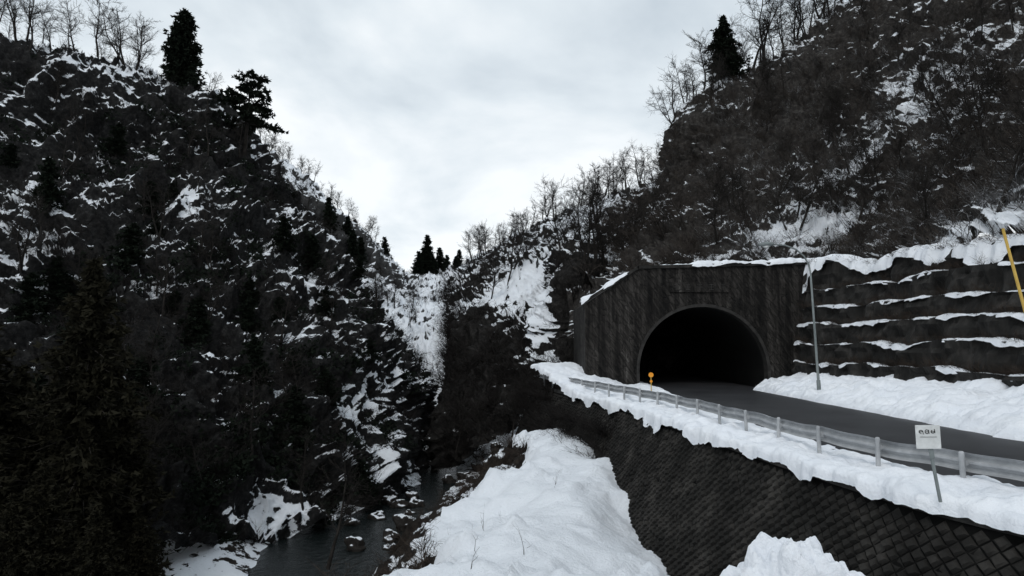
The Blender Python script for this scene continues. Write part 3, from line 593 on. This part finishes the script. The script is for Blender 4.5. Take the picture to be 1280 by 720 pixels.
# brush stuff
def shrub(h,stems=8,spread=.7,seed=0,w=.034):
    rs=np.random.RandomState(seed); S=[]
    def st(p,d,L,r,l):
        for i in range(3):
            d=d+rs.normal(0,.24,3); d/=np.linalg.norm(d); q=p+d*L/3; S.append((*p,*q,r,r*.75)); r*=.75
            if l<1:
                for _ in range(2):
                    e=d+rs.normal(0,.6,3); st(q,e/np.linalg.norm(e),L*.5,r*.75,l+1)
            p=q
    for _ in range(stems):
        d=np.array([rs.normal(0,spread),rs.normal(0,spread),1.]); st(np.array([rs.normal(0,.15)*(stems>1),rs.normal(0,.15)*(stems>1),-.1]),d/np.linalg.norm(d),h*rs.uniform(.6,1),w,0)
    S=np.array(S); p0,p1,r0,r1=S[:,:3],S[:,3:6],S[:,6:7],S[:,7:8]; d=p1-p0; s=np.cross(d,rs.normal(0,1,d.shape)); s/=np.linalg.norm(s,axis=1,keepdims=True)+1e-9
    return np.stack([p0-s*r0,p0+s*r0,p1+s*r1,p1-s*r1],1).reshape(-1,3)
SH=[shrub(2.0,8,.6,s) for s in range(4)]
def leafy(seed,n=40,l=.36):
    rs=np.random.RandomState(seed); c=rs.normal(0,.42,(n,3))*[1,1,.8]; c[:,2]+=.4; dd=rs.normal(0,1,(n,3)); dd/=np.linalg.norm(dd,axis=1,keepdims=True); sd=np.cross(dd,rs.normal(0,1,(n,3))); sd/=np.linalg.norm(sd,axis=1,keepdims=True)
    return np.stack([c-sd*l*.3,c+sd*l*.3,c+dd*l,c+dd*l*.5-sd*l*.3],1).reshape(-1,3)
LF=[leafy(s) for s in range(4)]
def scatter(name,V,px,py,region,N,smin,smax,mat,label,tilt=(0,0),wfun=None,tmpl=None):
    tmpl=tmpl or SH
    m=np.where((px>region[0])&(px<region[2])&(py>region[1])&(py<region[3]))[0]
    if wfun is not None: m=m[wfun(m)]
    idx=RS.choice(m,N); out=[]
    for k,T_ in enumerate(tmpl):
        ids=idx[k::len(tmpl)]; n=len(ids); a=RS.uniform(0,6.28,n); s=RS.uniform(smin,smax,n); ca,sa=np.cos(a),np.sin(a)
        x=T_[None,:,0]*ca[:,None]-T_[None,:,1]*sa[:,None]; y=T_[None,:,0]*sa[:,None]+T_[None,:,1]*ca[:,None]; z=np.repeat(T_[None,:,2],n,0)
        x=x+z*tilt[0]; y=y+z*tilt[1]
        W=np.stack([x,y,z],2)*s[:,None,None]+V[ids][:,None,:]; out.append(W.reshape(-1,3))
    W=np.concatenate(out); me=mesh_arr(name,W,np.arange(len(W)).reshape(-1,4)); return tag(link(name,me,mat),label,'brush',kind='stuff')
scatter('evergreen_undergrowth',VA,pxA,pyA,(-60,60,530,700),1500,.4,1.1,M['needle'],'dark evergreen undergrowth covering the left cliff',tmpl=LF,wfun=lambda m:(fbm(VA[m]/6,2,300)>.0)&(bA[m]<.15))
scatter('cliff_brush',VA,pxA,pyA,(-60,40,530,700),2100,.4,1.0,M['twig'],'leafless dark brush covering the left cliff',(.25,-.15),wfun=lambda m:bA[m]<.3)
scatter('hillside_brush',VD,pxD,pyD,(730,-40,1330,345),2500,.5,1.15,M['twigr'],'leafless grey brown brush covering the right hillside',(-.35,-.15),wfun=lambda m:bD[m]<.35)
scatter('frosted_brush',VD,pxD,pyD,(880,60,1330,330),800,.4,.9,M['twigs'],'snow dusted brush on the right hillside',(-.3,-.2))
scatter('middle_brush',VC,pxC,pyC,(556,240,860,590),1400,.6,1.3,M['twig'],'leafless brush covering the middle hill',(-.1,-.1),wfun=lambda m:bC[m]<.25)
scatter('distant_brush',VB,pxB,pyB,(330,200,600,540),700,.8,1.6,M['twig'],'leafless forest covering the distant hill',wfun=lambda m:bB[m]<.1)
pxG,pyG=proj(VG)
scatter('gorge_brush',VG,pxG,pyG,(330,480,760,760),800,.2,.65,M['twigb'],'brown leafless brush on the gorge bank beside the snow mound',(-.3,-.1),wfun=lambda m:(biasG[m]<0)&(VG[m,2]>-13.7))
LV=np.array([p for l_ in ledges for p in l_[0]]); pxL,pyL=proj(LV)
scatter('ledge_weeds',LV,pxL,pyL,(990,250,1400,520),620,.12,.42,M['twigb'],'dry weeds growing on the ledges of the terraced wall',(-.5,0))
WV=np.array([[a+8,b+30,c-11] for y in np.arange(38,60,.2) for t in (0.3,1,1.8,2.6,3.4) for a,b,c in [wpt(y,t,.1)]]); pxW,pyW=proj(WV)
scatter('wall_brush',WV,pxW,pyW,(640,480,800,620),240,.3,.75,M['twig'],'dark brush over the far end of the block wall',(-.5,-.3),wfun=lambda m:(WV[m,1]>52)|(WV[m,2]<-4.8))
for x,y in [(575,700),(640,668),(655,690),(610,665),(590,712),(690,610)]:
    i=np.argmin((pxG-x)**2+(pyG-y)**2+(VG[:,1]-26)**2*.5); sv=shrub(1.2,1,.4,int(x),.014); o=link('twig',mesh_arr('twig',sv,np.arange(len(sv)).reshape(-1,4)),M['twigb']); o.location=[float(q) for q in VG[i]]; tag(o,'thin bare twig poking out of the foreground snow mound','twig','twigs in the snow mound')
bm_=terrain_mat('boulder',.68,(.01,.009,.008),(.025,.022,.02),(.06,.055,.05),.8,.5,.9,1.2)
ph=np.linspace(0,np.pi,18); th=np.linspace(0,2*np.pi,28); TH,PH=np.meshgrid(th,ph); D3=np.stack([np.cos(TH)*np.sin(PH),np.sin(TH)*np.sin(PH),np.cos(PH)],2)
for j in range(44):
    if j<8: x,y,Yd,s=[(472,635,56,.6),(508,643,53,.9),(490,660,50,.6),(560,600,58,.7),(548,655,46,.8),(600,580,60,.8),(500,600,60,.6),(440,640,54,.5)][j]
    else: x,y,Yd,s=RS.uniform(430,630),RS.uniform(570,700),RS.uniform(42,75),RS.uniform(.25,.8)
    rr=1+.9*fbm(D3*1.5+j*5,4,100+j); rr[:,-1]=rr[:,0]; V=(D3*rr[...,None]*s*np.array([1.2,1,.9])).reshape(-1,3); me=mesh_arr('boulder',V,grid_quads(18,28),smooth=True); add_attr(me,np.full(len(V),.1)); o=link('boulder',me,bm_)
    p=P(x,y,Yd); m=np.argmin((VG[:,0]-p[0])**2+(VG[:,1]-p[1])**2); o.location=(float(p[0]),float(p[1]),float(max(VG[m,2],-14.3)+s*.2)); o.rotation_euler.z=j; tag(o,'snow capped boulder on the gorge bank left of the snow mound','boulder','boulders on the gorge bank')
# ---------------- world, sun, camera
w=bpy.data.worlds.new('World'); bpy.context.scene.world=w; w.use_nodes=True; nt=w.node_tree; bg=nt.nodes['Background']
el,az=math.radians(50),math.radians(200)
sky=nd(nt,'ShaderNodeTexSky',sky_type='NISHITA',sun_disc=False,sun_elevation=el,sun_rotation=az)
gv=nd(nt,'ShaderNodeTexCoord').outputs['Generated']; sx=nd(nt,'ShaderNodeSeparateXYZ',ins={0:gv}); zz=mth(nt,'ADD',mth(nt,'MAXIMUM',sx.outputs[2],0.0),.32)
cv=nd(nt,'ShaderNodeCombineXYZ',ins={0:mth(nt,'DIVIDE',sx.outputs[0],zz),1:mth(nt,'DIVIDE',sx.outputs[1],zz),2:0.0}).outputs[0]
c1=noise(nt,cv,1.7,6,.52,.25)
c1=mth(nt,'ADD',c1,mth(nt,'MULTIPLY',mth(nt,'SUBTRACT',.34,sx.outputs[2]),.42))
cl=ramp(nt,c1,[(.33,(.56,.63,.69)),(.47,(.74,.805,.85)),(.60,(.93,.965,.985))])
sk=nd(nt,'ShaderNodeVectorMath',operation='SCALE',ins={0:sky.outputs[0]}); sk.inputs['Scale'].default_value=.1
mx=nd(nt,'ShaderNodeMix',data_type='RGBA'); mx.inputs[0].default_value=.93; nt.links.new(sk.outputs[0],mx.inputs[6]); nt.links.new(cl,mx.inputs[7])
nt.links.new(mx.outputs[2],bg.inputs[0]); bg.inputs[1].default_value=1.1
sd=bpy.data.lights.new('sun','SUN'); sd.energy=.9; sd.angle=math.radians(25); sd.color=(1,.97,.93); so=bpy.data.objects.new('sun',sd); C.objects.link(so); so.rotation_euler=(math.radians(40),0,math.radians(-20))
cd=bpy.data.cameras.new('camera'); cam=bpy.data.objects.new('camera',cd); C.objects.link(cam); cd.sensor_width=36; cd.lens=F/1280*36; cam.rotation_euler=(math.pi/2+T,0,0); cd.clip_end=6000; cd.clip_start=.1
bpy.context.scene.camera=cam
bpy.context.scene.view_settings.view_transform='Standard'
